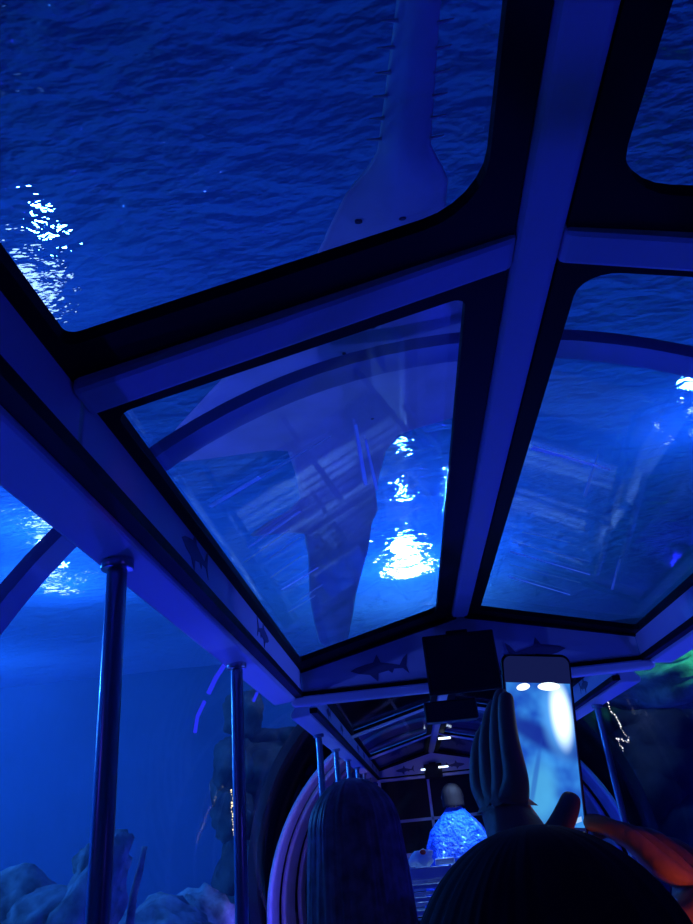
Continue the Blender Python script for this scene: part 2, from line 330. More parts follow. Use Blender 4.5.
def car(label, frames, gable_y, pole_ys, opens, floor_z0=0.0, y_start=None, streaks=None):
    """frames: list of cross beam positions; gable_y: end panel"""
    ya = y_start if y_start is not None else frames[0]
    T = thing('tram_car', label, 'tram car', (0, (ya+gable_y)/2, floor_z0), 'cars of the tunnel tram')
    def P(o): o.parent = T; o.matrix_parent_inverse = Matrix.Translation(-T.location); return o
    P(MB().prism([(-.036, ya, HR-.045), (.036, ya, HR-.045), (.046, ya, HR-.012), (0, ya, HR+.025), (-.046, ya, HR-.012)], (0, gable_y-ya, 0)).build('ridge_beam', PAINT, bevel=.008))
    ys = list(frames)+[gable_y]
    for y in frames:
        for s in (-1, 1):
            pts = [(s*.04, rz(.04)-.032), (s*W, rz(W)-.045), (s*W, rz(W)+.015), (s*.04, rz(.04)+.015)]
            P(MB().prism([(x, y-.052, z) for x, z in pts], (0, .085, 0)).build('cross_beam', PAINT, bevel=.012))
    for i, (y0, y1) in enumerate(zip([ya]+list(frames) if ya != frames[0] else frames, ys if ya != frames[0] else ys[1:])):
        for s in (-1, 1):
            q = opens[min(i, len(opens)-1)] if opens else None
            if q is None: q = (.10, .77, .085, .085, (.03, .03, .03, .03))
            ix, ox, a, b, rad = q[:5] if s < 0 else (q[5] if len(q) > 5 else q[:5])
            P(gasket(None, s, .045, W, y0+.02, y1-.02, ix, ox, y0+a, y1-b, rad))
            P(roof_prism(MB(), [(s*.045, y0+.02), (s*W, y0+.02), (s*W, y1-.02), (s*.045, y1-.02)], .003, .009).build('roof_pane', PANE))
            # side fascia under the eave
            P(MB().box(*sorted((s*W, s*(W+.022))), y0+.006, y1-.006, HB+.012, HE-.004).build('fascia_panel', PANEL, bevel=.004))
    for s in (-1, 1):
        P(MB().box(*sorted((s*(W-.006), s*(W+.03))), ya, gable_y, HE-.012, HE+.012).build('eave_trim', RUBBER))
        P(MB().box(*sorted((s*(W-.006), s*(W+.035))), ya, gable_y, HB-.014, HB+.013).build('fascia_seal', RUBBER))
        P(MB().prism([(s*(W+.03), ya, HB-.025), (s*(W+.135), ya, HB-.035), (s*(W+.145), ya, HB-.01), (s*(W+.11), ya, HB+.03), (s*(W+.03), ya, HB+.03)], (0, gable_y-ya, 0)).build('side_rail', PAINT, bevel=.008))
        for y in pole_ys:
            P(MB().tube([(s*XO, y, .02), (s*XO, y, HB-.03)], .021, 20).tube([(s*XO, y, HB-.05), (s*XO, y, HB-.028)], .034, 20).build('pole', CHROME, smooth=True, bevel=.003))
        P(MB().box(*sorted((s*(XO-.03), s*(XO+.03))), ya, gable_y, .0, .42).build('side_panel', PAINT, bevel=.01))
    # gable panel
    gp = P(MB().prism([(-W, gable_y, HB), (W, gable_y, HB), (W, gable_y, rz(W)), (0, gable_y, HR), (-W, gable_y, rz(W))], (0, .03, 0)).build('gable_panel', PANEL))
    for s in (-1, 1):
        P(MB().prism([(s*.02, gable_y-.02, rz(.02)-.045), (s*W, gable_y-.02, rz(W)-.03), (s*W, gable_y-.02, rz(W)+.01), (s*.02, gable_y-.02, rz(.02)+.01)], (0, .055, 0)).build('gable_seal', RUBBER))
    P(MB().box(-W, W, gable_y-.012, gable_y+.03, HB-.008, HB+.012).build('gable_base_seal', RUBBER))
    P(MB().prism([(-W-.05, gable_y-.03, HB-.05), (-W-.05, gable_y+.04, HB-.05), (-W-.05, gable_y+.05, HB-.01), (-W-.05, gable_y-.03, HB-.008)], (2*W+.1, 0, 0)).build('gable_bar', PAINT, bevel=.01))
    for s, x in ((-1, -.42), (1, .33)):
        fp = fish_print(None, (x, gable_y-.0005, 1.955+.0), (1, 0, 0), (0, 0, 1), (0, -1, 0), .14, -s); P(fp)
    for s in (-1, 1):
        for y0, y1 in zip(ys[:-1], ys[1:]):
            P(fish_print(None, (s*(W-.0005), y0+(y1-y0)*.27, (HE+HB)/2), (0, 1, 0), (0, 0, 1), (-s, 0, 0), .12, 1))
            P(fish_print(None, (s*(W-.0005), y0+(y1-y0)*.62, (HE+HB)/2), (0, 1, 0), (0, 0, 1), (-s, 0, 0), .11, -1))
    P(MB().box(-XO-.03, XO+.03, ya, gable_y, -.06, 0).build('deck', DECK))
    if streaks:  # reflected light drawn as thin pale wedges on the panes
        for sg, lst in streaks:
            for (ax, ay, bx, by, wa, wb, strong) in lst:
                a = Vector((sg*ax, ay)); b = Vector((sg*bx, by)); d = (b-a).normalized(); nn = Vector((-d.y, d.x))
                poly = [a+nn*wa/2, b+nn*wb/2, b-nn*wb/2, a-nn*wa/2]
                P(roof_prism(MB(), [(p.x, p.y) for p in poly], -.0004, .0026).build('reflection_mark', STREAK if strong else STREAK2))
    return T
Y1, Y2 = .9935, 3.525
O1 = (.105, .775, .06, .128, (.02, .02, .02, .10), (.10, .79, .06, .128, (.02, .02, .02, .09)))
O2 = (.122, .775, .075, .19, (.03, .03, .012, .03), (.088, .79, .055, .10, (.07, .03, .03, .012)))
STREAKS = [(-1, [(.737, 1.58, .60, 1.52, .016, .012, 1), (.60, 1.52, .421, 1.445, .012, .004, 0), (.712, 1.903, .543, 1.787, .004, .007, 1), (.672, 2.033, .569, 1.963, .006, .003, 0), (.69, 2.349, .553, 2.263, .007, .003, 1),
            (.653, 2.522, .562, 2.446, .006, .004, 0), (.741, 1.996, .586, 1.881, .004, .003, 0), (.70, 2.20, .59, 2.11, .004, .003, 0), (.71, 2.62, .60, 2.54, .005, .003, 0), (.359, 1.431, .357, 1.764, .006, .010, 1), (.341, 1.517, .329, 1.82, .004, .008, 1)]),
      (1, [(.107, 1.786, .327, 1.874, .018, .004, 1), (.278, 1.791, .299, 2.07, .004, .008, 0), (.142, 2.534, .429, 2.644, .005, .003, 0), (.146, 2.632, .459, 2.792, .006, .003, 1), (.159, 2.783, .444, 2.906, .006, .003, 0),
           (.172, 2.936, .438, 3.084, .008, .003, 1), (.575, 2.948, .521, 2.587, .008, .003, 0), (.16, 2.42, .33, 2.47, .004, .002, 0)])]
CAR1 = car('blue lit tram car we ride in, with large clear roof panes and steel poles', [-1.54, Y1], Y2, (-.84, .285, 1.4118, 2.539), [O1, O2], streaks=STREAKS)
CAR2 = car('next tram car ahead, seen small through the gap under the gable panel', [4.05, 6.55, 9.05], 11.55, (4.9, 6.0, 7.1, 8.2, 9.3, 10.4), None, 0)

# bulkhead at the far end
B = thing('bulkhead', 'dark end wall with window openings closing the far tram car', 'partition', (0, 11.7, 0))
MB().box(-.85, .85, 0, .05, 0, 1.0).build('lower_panel', BLACK, B)
MB().box(-.85, .85, .02, .04, 1.0, 1.84).build('window_sheet', BLACK, B)
MB().box(-.85, .85, -.03, .05, 1.27, 1.31).build('cross_rail', PAINT, B, bevel=.005)
for x in (-.82, -.1, .70): MB().box(x-.02, x+.02, -.03, .05, .6, 1.84).build('post', PAINT, B, bevel=.005)

# monitors
def monitor(loc, sx, sz, label, cable=True):
    T = thing('monitor', label, 'screen', loc, 'dark screens hanging from the roof gables')
    MB().box(-sx/2, sx/2, 0, .035, -sz/2, sz/2).build('casing', BLACK, T, bevel=.006)
    MB().box(-sx/2+.012, sx/2-.012, -.002, .004, -sz/2+.014, sz/2-.012).build('display', mat('dead_display', (.006, .006, .010), .25, spec=.3), T)
    MB().box(-.05, .05, .03, .07, -.02, sz/2+.02).build('bracket', BLACK, T)
    return T
t = monitor((-.035, 3.43, 1.930), .335, .27, 'large dark monitor hanging at the centre of the near gable')
monitor((-.01, 11.4, 1.90), .26, .20, 'small dark monitor hanging on the distant gable of the far car')
T = thing('speaker_box', 'black box speaker mounted under the near dark monitor', 'speaker', (-.115, 3.45, 1.722))
MB().box(-.12, .12, 0, .10, -.04, .05).build('cabinet', BLACK, T, bevel=.008)
MB().box(-.105, .105, -.004, .001, -.03, .04).build('grille', mat('speaker_grille', (.004, .004, .006), .8), T)
for k, (x, y, z, lab) in enumerate(((-.155, 11.3, 1.92, 'tiny white lamp left of the distant monitor'), (.14, 11.3, 1.93, 'tiny white lamp right of the distant monitor'), (.10, 8.95, 2.10, 'tiny white lamp on the roof beam before the distant monitor'))):
    T = thing('roof_lamp', lab, 'lamp', (x, y, z), 'small white lamps in the far car')
    MB().box(-.07 if k else -.03, .07 if k else .03, 0, .03, -.004, .018).build('diffuser', emis('roof_lamp_glow%d' % k, (.6, .75, 1), 3), T)
    MB().box(-.08 if k else -.04, .08 if k else .04, -.0, .04, .018, .03).build('mount', BLACK, T)

# ------------------------------------------------------------------ benches
def bench(loc, label, top=.92):
    T = thing('bench', label, 'bench', loc, 'benches across the tram cars')
    MB().box(-.72, .72, -.40, 0, .41, .45).build('seat', BENCH, T, bevel=.012)
    MB().prism([(-.72, -.03, top-.06), (-.72, .0, top-.06), (-.72, .05, top), (-.72, .02, top)], (1.44, 0, 0)).build('top_rail', BENCH, T, bevel=.008)
    for k in range(6):
        z = top-.105-k*.06
        MB().box(-.72, .72, -.02, -.004, z, z+.022).build('back_slat', BENCH, T, bevel=.004)
    for x in (-.68, 0, .68): MB().box(x-.02, x+.02, -.004, .024, 0, top-.1).build('back_post', CHROME, T)
    for x in (-.66, .66): MB().box(x-.02, x+.02, -.36, -.32, 0, .41).build('leg', CHROME, T)
    return T
b0 = bench((0, .28, 0), 'bench nearest the camera, behind the phone holder')
b0.location.y = .62+.0
# swap facing: passengers look ahead, so the backrest stands behind the seat
for o in [c for c in COL.objects if c.parent == b0]: o.scale.y = -1
b0.location.y = .36
dup(b0, (0, 1.42, 0), 'bench on which the long haired person in the left sits')
dup(b0, (0, 2.55, -.02), 'bench just beyond the long haired person')
dup(b0, (0, 4.60, .14), 'slatted bench with pale edges in the car ahead, the first one there')
for i, yy in enumerate((5.7, 7.6, 8.8, 10.0)):
    dup(b0, (0, yy, .02), 'bench in the car ahead, %s' % ['before the poncho wearer', 'just past the poncho wearer', 'second past the poncho wearer', 'last before the bulkhead'][i])
# bag with red mark on bench top
T = thing('paper_bag', 'small crumpled white bag with a red mark on the bench rail ahead', 'bag', (-.33, 4.66, 1.06))
mb = MB(); mb.ball((0, 0, .035), .07, .035, .045, 14, 9)
for i, q in enumerate(mb.v): mb.v[i] = q+Vector((1, .5, 1))*noise.noise(q*38)*.022
mb.build('paper', mat('white_paper', (.95, .95, .95), .8), T)
mb = MB(); mb.ball((.012, -.02, .07), .018, .012, .016, 8, 6)
mb.build('red_mark', mat('red_mark', (.9, .04, .03), .7, emit=(1, .05, .02), es=0), T)
T = thing('folded_napkin', 'white folded napkin lying on the bench rail beside the bag', 'napkin', (-.2, 4.66, 1.06))
mb = MB(); mb.box(-.055, .055, -.02, .02, 0, .03)
me = mb.build('cloth', mat('napkin_cloth', (.85, .85, .88), .8), T, bevel=.006)

# ------------------------------------------------------------------ people
def skin_mesh(nodes, edges, root=0, sub=2):
    me = bpy.data.meshes.new('sk'); me.from_pydata([n[0] for n in nodes], edges, []); o = bpy.data.objects.new('sk', me); COL.objects.link(o)
    m = o.modifiers.new('s', 'SKIN'); m.use_smooth_shade = True
    for i, n in enumerate(nodes):
        r = n[1]; r = r if isinstance(r, tuple) else (r, r)
        me.skin_vertices[0].data[i].radius = r; me.skin_vertices[0].data[i].use_root = (i == root)
    sb = o.modifiers.new('d', 'SUBSURF'); sb.levels = sub; sb.render_levels = sub
    dg = bpy.context.evaluated_depsgraph_get(); dg.update(); ev = o.evaluated_get(dg); out = bpy.data.meshes.new_from_object(ev)
    out.materials.clear(); bpy.data.objects.remove(o); return out
class Sk:
    def __init__(s): s.n = []; s.e = []
    def add(s, p, r, par=None):
        s.n.append((tuple(p), r)); k = len(s.n)-1
        if par is not None: s.e.append((par, k))
        return k
    def chain(s, pts, par):
        for p, r in pts: par = s.add(p, r, par)
        return par
def hand(sk, wrist_i, wr, pdir, side, nrm, curl=.35, L=.18, thumb=1, spread=.10, curls=None):
    """palm along pdir; side = towards the thumb; nrm = palm-facing direction (fingers curl that way)"""
    pdir, side, nrm = Vector(pdir).normalized(), Vector(side).normalized(), Vector(nrm).normalized(); wr = Vector(wr)
    pm = sk.add(wr+pdir*L*.22, (.024, .020), wrist_i)
    for k, (off, ln) in enumerate(((.95, .40), (.33, .44), (-.33, .41), (-.95, .33))):
        kn = wr+pdir*L*(.50-.02*abs(off))+side*(off*.024)
        a = sk.add(kn, .0115, pm); d = (pdir+side*off*spread).normalized(); p = kn; c = (curls[k] if curls else curl); ang = 0; par = a
        for seg, rr in ((.42, .0092), (.32, .0082), (.26, .0072)):
            ang += c; dd = d*cos(ang)+nrm*sin(ang); p = p+dd*(L*ln*seg*1.25); par = sk.add(p, rr, par)
    b = sk.add(wr+pdir*L*.16+side*.030+nrm*.006, .0135, pm); p = wr+pdir*L*.16+side*.030+nrm*.006
    d = (pdir*.75+side*.75+nrm*.35).normalized(); par = b
    for seg, rr in ((.040, .0110), (.030, .0095), (.018, .008)):
        p = p+d*seg*thumb; par = sk.add(p, rr, par); d = (d+pdir*.25+nrm*.2-side*.15).normalized()
def face(me, c, R, fwd):
    """sculpt nose, brow, chin on the head part of a skin mesh"""
    c = Vector(c); fwd = Vector(fwd).normalized(); sd = fwd.cross(Vector((0, 0, 1)))
    for v in me.vertices:
        q = v.co-c
        if q.length > R*1.6 or q.z < -R*1.15: continue
        f_, s_, z_ = q.dot(fwd), q.dot(sd), q.z
        if f_ > 0:
            d = .022*math.exp(-(s_/.012)**2-((z_+.018)/.018)**2)+.006*math.exp(-(s_/.03)**2-((z_+.085)/.02)**2)-.007*(math.exp(-((abs(s_)-.032)/.014)**2-((z_-.008)/.014)**2))
            v.co += fwd*d
def face_bits(T, c, fwd, R):
    c = Vector(c); fwd = Vector(fwd).normalized(); sd = fwd.cross(Vector((0, 0, 1)))
    for s in (-1, 1):
        p = c+fwd*R*.90+sd*s*.031+Vector((0, 0, .008)); e = MB().ball(p, .0115).build('eye', EYEW, T, True)
        MB().ball(p+fwd*.0085, .0055).build('iris', EYED, e, True)
        q = c+sd*s*(R*.93)+Vector((0, 0, -.005)); MB().ball(q, .012, .018, .03).build('ear', SKINM, T, True)
    p = c+fwd*R*.93-Vector((0, 0, .052)); MB().ball(p, .022, .010, .006).build('lips', LIP, T, True)
def place(T, o): o.parent = T; o.matrix_parent_inverse = Matrix.Translation(-T.location); return o
def hair_shell(c, R, drop, flare, fwd, m, n=200, rows=34, groove=.0035, top_scale=1.12, wob=0, backy=1.0):
    """hair falling from the crown; open towards the face"""
    c = Vector(c); v = []; f = []; fa = atan2(fwd[1], fwd[0])
    for j in range(rows+1):
        t = j/rows
        for i in range(n):
            a = 2*pi*i/n; da = abs((a-fa+pi) % (2*pi)-pi)
            face_k = max(0, min(1, (1.15-da)/.35))
            tt = t*(1-face_k*.80)
            cap = min(tt/.42, 1)
            th = cap*pi/2; r = R*top_scale*sin(th); z = R*top_scale*1.08*cos(th)
            if tt > .42:
                k = (tt-.42)/.58; z = -drop*k; r = R*top_scale*(1+flare*sin(min(1, k*1.15)*pi/2)-.12*max(0, k-.8))
            gr = groove*(noise.noise(Vector((cos(a)*18, sin(a)*18, z*3)))+.8*noise.noise(Vector((cos(a)*44, sin(a)*44, z*4))))*min(1, t*4)
            r += gr; v.append(c+Vector((cos(a)*r*.98, sin(a)*r*backy, z+(0 if tt < .97 else .012*noise.noise(Vector((a*9, 0, 0)))))))
    for j in range(rows):
        for i in range(n): f.append((j*n+i, (j+1)*n+i, (j+1)*n+(i+1) % n, j*n+(i+1) % n))
    me = pyd(v, f); bm = bmesh.new(); bm.from_mesh(me); bmesh.ops.remove_doubles(bm, verts=bm.verts, dist=1e-5); bmesh.ops.recalc_face_normals(bm, faces=bm.faces); bm.to_mesh(me); bm.free()
    o = link('hair', me, m, smooth=True); sd = o.modifiers.new('thick', 'SOLIDIFY'); sd.thickness = .006; sd.offset = -1; return o

def seated(T, hx, hy, hz, R, cloth, arms, floor=0.0, lean=0.02, sh=.185, pants=None, seat_z=.47):
    """person facing +y; head centre (hx,hy,hz). arms = for s in (-1,1): (elbow, wrist, pdir, side, nrm, kwargs)"""
    sk = Sk(); nz = hz-.135; sz = hz-.215; py = hy-.06
    pel = sk.add((hx, py, seat_z+.10), (.145, .10)); wst = sk.add((hx, py+.01, seat_z+.26), (.12, .085), pel); ch = sk.add((hx, py+.02, sz-.07), (.14, .095), wst)
    bs = sk.add((hx, py+.035, sz+.03), (.07, .06), ch); nk = sk.add((hx, hy-.015, nz+.025), .047, bs); hd = sk.add((hx, hy, hz-.035), (R*.83, R*.93), nk); tp = sk.add((hx, hy-.008, hz+.045), (R*.76, R*.86), hd)
    for s in (-1, 1):
        el, wr, pd, sd_, nr, kw = arms[0 if s < 0 else 1]
        a = sk.add((hx+s*sh, py+.03, sz), .052, ch); el = Vector(el); wr = Vector(wr); shv = Vector((hx+s*sh, py+.03, sz))
        m1 = sk.add(shv.lerp(el, .5), .043, a); e = sk.add(el, .037, m1); m2 = sk.add(el.lerp(wr, .45), .035, e); wi = sk.add(wr, (.026, .021), m2)
        hand(sk, wi, wr, pd, sd_, nr, **kw)
        h = sk.add((hx+s*.09, py+.03, seat_z+.07), .082, pel); kn = sk.add((hx+s*.12, py+.44, seat_z+.06), .056, h); an = sk.add((hx+s*.12, py+.46, floor+.09), .038, kn); sk.add((hx+s*.12, py+.60, floor+.04), (.036, .03), an)
    me = skin_mesh(sk.n, sk.e, 0, 2); face(me, (hx, hy, hz), R, (0, 1, 0)); b = link('body', me, SKINM, smooth=True); place(T, b)
    fb = [o for o in COL.objects]; face_bits(T, (0, 0, 0), (0, 1, 0), R)
    for o in [o for o in COL.objects if o not in fb and o.parent == T]: o.location = Vector((hx, hy, hz))-T.location
    # jacket and trousers
    jk = Sk(); g = .014
    p0 = jk.add((hx, py, seat_z+.10), (.165, .115)); p1 = jk.add((hx, py+.01, seat_z+.26), (.14, .10), p0); c0 = jk.add((hx, py+.02, sz-.07), (.16, .112), p1); jk.add((hx, py+.033, sz+.035), (.085, .075), c0)
    for s in (-1, 1):
        el, wr, *_ = arms[0 if s < 0 else 1]; el = Vector(el); wr = Vector(wr); shv = Vector((hx+s*sh, py+.03, sz))
        a = jk.add(shv, .068, c0); m1 = jk.add(shv.lerp(el, .5), .058, a); e = jk.add(el, .052, m1); m2 = jk.add(el.lerp(wr, .45), .047, e); jk.add(el.lerp(wr, .90), .037, m2)
    place(T, link('jacket', skin_mesh(jk.n, jk.e, 0, 2), cloth, smooth=True))
    tk = Sk(); p0 = tk.add((hx, py, seat_z+.10), (.155, .105))
    for s in (-1, 1):
        h = tk.add((hx+s*.09, py+.03, seat_z+.07), .096, p0); kn = tk.add((hx+s*.12, py+.44, seat_z+.06), .068, h); tk.add((hx+s*.12, py+.46, floor+.13), .05, kn)
        place(T, MB().tube([(hx+s*.12, py+.40, floor+.045), (hx+s*.12, py+.48, floor+.05), (hx+s*.12, py+.60, floor+.04), (hx+s*.12, py+.68, floor+.03)], [.04, .048, .042, .02], 12).build('shoe', BLACK, smooth=True))
    place(T, link('trousers', skin_mesh(tk.n, tk.e, 0, 2), pants or CLOTHD, smooth=True))
# woman with long straight hair
hx, hy, hz = -.462, 1.72, 1.285
T = thing('person', 'person seen from behind with long straight hair over the shoulders, seated at the left', 'person', (hx, hy, 0))
R = .092
seated(T, hx, hy, hz, R, CLOTHD, (((hx-.24, hy+.02, .80), (hx-.14, hy+.26, .66), (.2, 1, -.1), (.9, 0, .3), (0, 0, -1), dict(curl=.3)),
                                  ((hx+.24, hy+.02, .80), (hx+.14, hy+.26, .66), (-.2, 1, -.1), (-.9, 0, .3), (0, 0, -1), dict(curl=.3))))
place(T, hair_shell((hx, hy-.01, hz), R, .26, .14, (0, 1, 0), HAIRB, top_scale=1.09))
# phone holder in front of us
px, py_, pz = -.255, .545, 1.189
T = thing('person', 'dark haired person close in front of us raising a phone with both hands', 'person', (px, py_, 0))
R = .085
seated(T, px, py_, pz, R, CLOTHD, (((px-.17, .66, 1.02), (-.246, .690, 1.245), (-.10, .12, 1), (.62, -.78, 0), (.78, .62, .05), dict(curls=(.12, .2, .25, .3), L=.158, thumb=.55, spread=.02)),
                                   ((px+.25, .62, 1.00), (-.098, .705, 1.182), (-.22, .14, 1), (-.80, -.45, .1), (-.80, .35, .1), dict(curls=(.5, .65, .7, .75), L=.13, thumb=.6))))
place(T, hair_shell((px, py_-.005, pz), R, .13, .06, (0, 1, 0), HAIRD, top_scale=1.10, groove=.002))

# phone
A_ = Vector((-.222, .72, 1.431)); Bp = Vector((-.160, .722, 1.432)); C_ = Vector((-.192, .718, 1.268)); D_ = Vector((-.248, .716, 1.266))
ctr = (A_+Bp+C_+D_)/4; ax = ((Bp-A_)+(C_-D_)).normalized(); ay = ((A_-D_)+(Bp-C_)).normalized(); ay = (ay-ax*ay.dot(ax)*.25).normalized(); ax = (ax-ay*ax.dot(ay)).normalized(); az = ax.cross(ay)
T = thing('phone', 'smartphone with a glowing blue screen held up in front of us', 'phone', ctr)
T.rotation_euler = Matrix((ax, ay, az)).transposed().to_euler()
PW, PH = .066, .168
def rr(w, h, r, z, n=6):
    return [(sx*(w/2-r)+r*cos(a), sy*(h/2-r)+r*sin(a), z) for sx, sy, q in ((1, 1, 0), (-1, 1, 1), (-1, -1, 2), (1, -1, 3)) for a in [q*pi/2+pi/2*i/n for i in range(n+1)]]
MB().prism(rr(PW, PH, .009, -.008), (0, 0, .008)).build('phone_body', BLACK, T, bevel=.0015)
scr = MB().prism(rr(PW-.004, PH-.006, .007, .0002), (0, 0, .0003)).build('screen', emis('screen_dark', (.006, .010, .07), 1), T)
def blob(name, pts, z, m, n=None): return MB().prism([(x, y, z) for x, y in pts], (0, 0, .0001)).build(name, m, scr)
def screen_mat():
    m = bpy.data.materials.new('live_view'); m.use_nodes = True; nt = m.node_tree; nt.nodes.clear(); L = nt.links.new
    o = nt.nodes.new('ShaderNodeOutputMaterial'); e = nt.nodes.new('ShaderNodeEmission'); tc = nt.nodes.new('ShaderNodeTexCoord')
    nz = nt.nodes.new('ShaderNodeTexNoise'); nz.inputs['Scale'].default_value = 40; nz.inputs['Detail'].default_value = 2
    r = nt.nodes.new('ShaderNodeValToRGB'); r.color_ramp.elements[0].position = .36; r.color_ramp.elements[0].color = (.012, .08, .60, 1); r.color_ramp.elements[1].position = .68; r.color_ramp.elements[1].color = (.05, .34, 1, 1)
    L(tc.outputs['Object'], nz.inputs['Vector']); L(nz.outputs[0], r.inputs[0]); out = r.outputs[0]
    # the picture shown on the screen: lamp glare, roof bar
    for cx, cy, a_, b_, rot, col, k in ((-.006, -.040, .018, .034, -.2, (.10, .55, 1), .8), (.0, .008, .060, .013, -.42, (.010, .035, .38), .95), (.016, .026, .017, .040, .05, (.12, .50, 1.2), 1), (.019, .028, .011, .032, .05, (1.5, 1.9, 2.2), 1), (-.010, -.030, .003, .040, -.25, (.02, .10, .6), .6)):
        mp = nt.nodes.new('ShaderNodeMapping'); mp.vector_type = 'TEXTURE'; mp.inputs['Location'].default_value = (cx, cy, 0); mp.inputs['Rotation'].default_value = (0, 0, rot); mp.inputs['Scale'].default_value = (a_, b_, 1e3)
        L(tc.outputs['Object'], mp.inputs['Vector']); ln = nt.nodes.new('ShaderNodeVectorMath'); ln.operation = 'LENGTH'; L(mp.outputs[0], ln.inputs[0])
        mr = nt.nodes.new('ShaderNodeMapRange'); mr.interpolation_type = 'SMOOTHSTEP'; mr.inputs['From Min'].default_value = .35; mr.inputs['From Max'].default_value = 1.15; mr.inputs['To Min'].default_value = k; mr.inputs['To Max'].default_value = 0; L(ln.outputs['Value'], mr.inputs['Value'])
        mx = nt.nodes.new('ShaderNodeMix'); mx.data_type = 'RGBA'; L(mr.outputs[0], mx.inputs['Factor']); L(out, mx.inputs['A']); mx.inputs['B'].default_value = (*col, 1); out = mx.outputs['Result']
    L(out, e.inputs[0]); e.inputs[1].default_value = .85; L(e.outputs[0], o.inputs[0]); return m
hw = PW/2-.003
blob('camera_view', [(-hw, -.066), (hw, -.066), (hw, .056), (-hw, .056)], .0006, screen_mat())
def ell(cx, cy, a, b, rot=0, n=20): return [(cx+a*cos(t)*cos(rot)-b*sin(t)*sin(rot), cy+a*cos(t)*sin(rot)+b*sin(t)*cos(rot)) for t in [2*pi*i/n for i in range(n)]]
blob('menu_mark', ell(-.014, .052, .0065, .0032, .25), .0010, emis('mark_white', (.8, .9, 1), 1.6))
blob('menu_mark', ell(.010, .053, .0105, .0038, .05), .0010, emis('mark_white2', (.8, .9, 1), 1.8))
blob('button_bar', [(.004, -.066), (.028, -.057), (.028, -.061), (.004, -.070)], .0010, emis('bar_blue', (.35, .6, 1), 1))
blob('button_bar', [(.006, -.077), (.029, -.069), (.029, -.075), (.010, -.081)], .0010, emis('bar_white', (.6, .8, 1), 1.3))
MB().prism([(-.031, .0830, .0002), (.0, .0838, .0002), (.0, .0830, .0002), (-.031, .0815, .0002)], (0, 0, .0006)).build('edge_glint', CHROME, T)

# person in a shiny blue poncho
T = thing('person', 'standing person in a shiny translucent blue poncho in the car ahead', 'person', (-.02, 6.5, 0))
sk = Sk(); pel = sk.add((0, 0, .72), (.13, .10)); ws = sk.add((0, .01, .92), (.11, .085), pel); ch = sk.add((0, 0, 1.12), (.13, .09), ws); nk = sk.add((0, .01, 1.30), .045, ch); hd = sk.add((0, .02, 1.40), (.075, .085), nk); sk.add((0, .015, 1.47), (.068, .078), hd)
for s in (-1, 1):
    a = sk.add((s*.16, 0, 1.20), .05, ch); e = sk.add((s*.24, .03, .99), .037, a); w_ = sk.add((s*.20, .18, .86), (.026, .021), e)
    hand(sk, w_, (s*.20, .18, .86), (-s*.1, 1, -.3), (-s, 0, .2), (0, -.2, -1), curl=.35)
    h = sk.add((s*.08, 0, .66), .075, pel); k_ = sk.add((s*.09, .03, .38), .052, h); an = sk.add((s*.09, 0, .09), .037, k_); sk.add((s*.09, .13, .04), .033, an)
me = skin_mesh(sk.n, sk.e); face(me, (0, .02, 1.44), .09, (0, 1, 0)); link('body', me, SKINM, T, True)
face_bits(T, (0, .02, 1.44), (0, 1, 0), .085)
o = hair_shell((0, .015, 1.445), .084, .08, .02, (0, 1, 0), HAIRD, top_scale=1.07, n=48, rows=18); o.parent = T
def poncho_mat():
    m = mat('wet_poncho', (.02, .12, 1.0), .12, spec=1, bump=1.0, bscale=30, coat=.6); b = m.node_tree.nodes['Principled BSDF']; [n_ for n_ in m.node_tree.nodes if n_.type == 'BUMP'][0].inputs['Distance'].default_value = .06
    b.inputs['Alpha'].default_value = .9; return m
v = []; f = []; n = 64; rows = 30
prof = [(1.37, .05), (1.34, .075), (1.28, .13), (1.20, .20), (1.10, .245), (.95, .262), (.80, .27), (.66, .275)]
for j in range(rows+1):
    t = j/rows*(len(prof)-1); i0 = min(int(t), len(prof)-2); k = t-i0; z = prof[i0][0]*(1-k)+prof[i0+1][0]*k; r = prof[i0][1]*(1-k)+prof[i0+1][1]*k
    for i in range(n):
        a = 2*pi*i/n; fold = 1+.10*sin(a*7+z*5)*(j/rows)+.10*noise.noise(Vector((cos(a)*3, sin(a)*3, z*6)))
        v.append((r*fold*cos(a)*1.05, r*fold*sin(a)*.72, z))
for j in range(rows):
    for i in range(n): f.append((j*n+i, (j+1)*n+i, (j+1)*n+(i+1) % n, j*n+(i+1) % n))
o = link('poncho', pyd(v, f), poncho_mat(), T, True); o.modifiers.new('thick', 'SOLIDIFY').thickness = .004
light('poncho_fill_light', 'SPOT', (.12, 6.2, 2.02), 210, (.25, .6, 1), .02, (-.08, 5.9, 1.15), 100)  # spot added to brighten the poncho and the bag
T = thing('poncho_fill_lamp', 'small round lamp under the roof beam over the blue poncho', 'lamp', (.12, 6.2, 2.04))  # lamp added with the spot to brighten the poncho
MB().tube([(0, 0, 0), (0, 0, .03)], .03, 16).build('housing', BLACK, T, True)

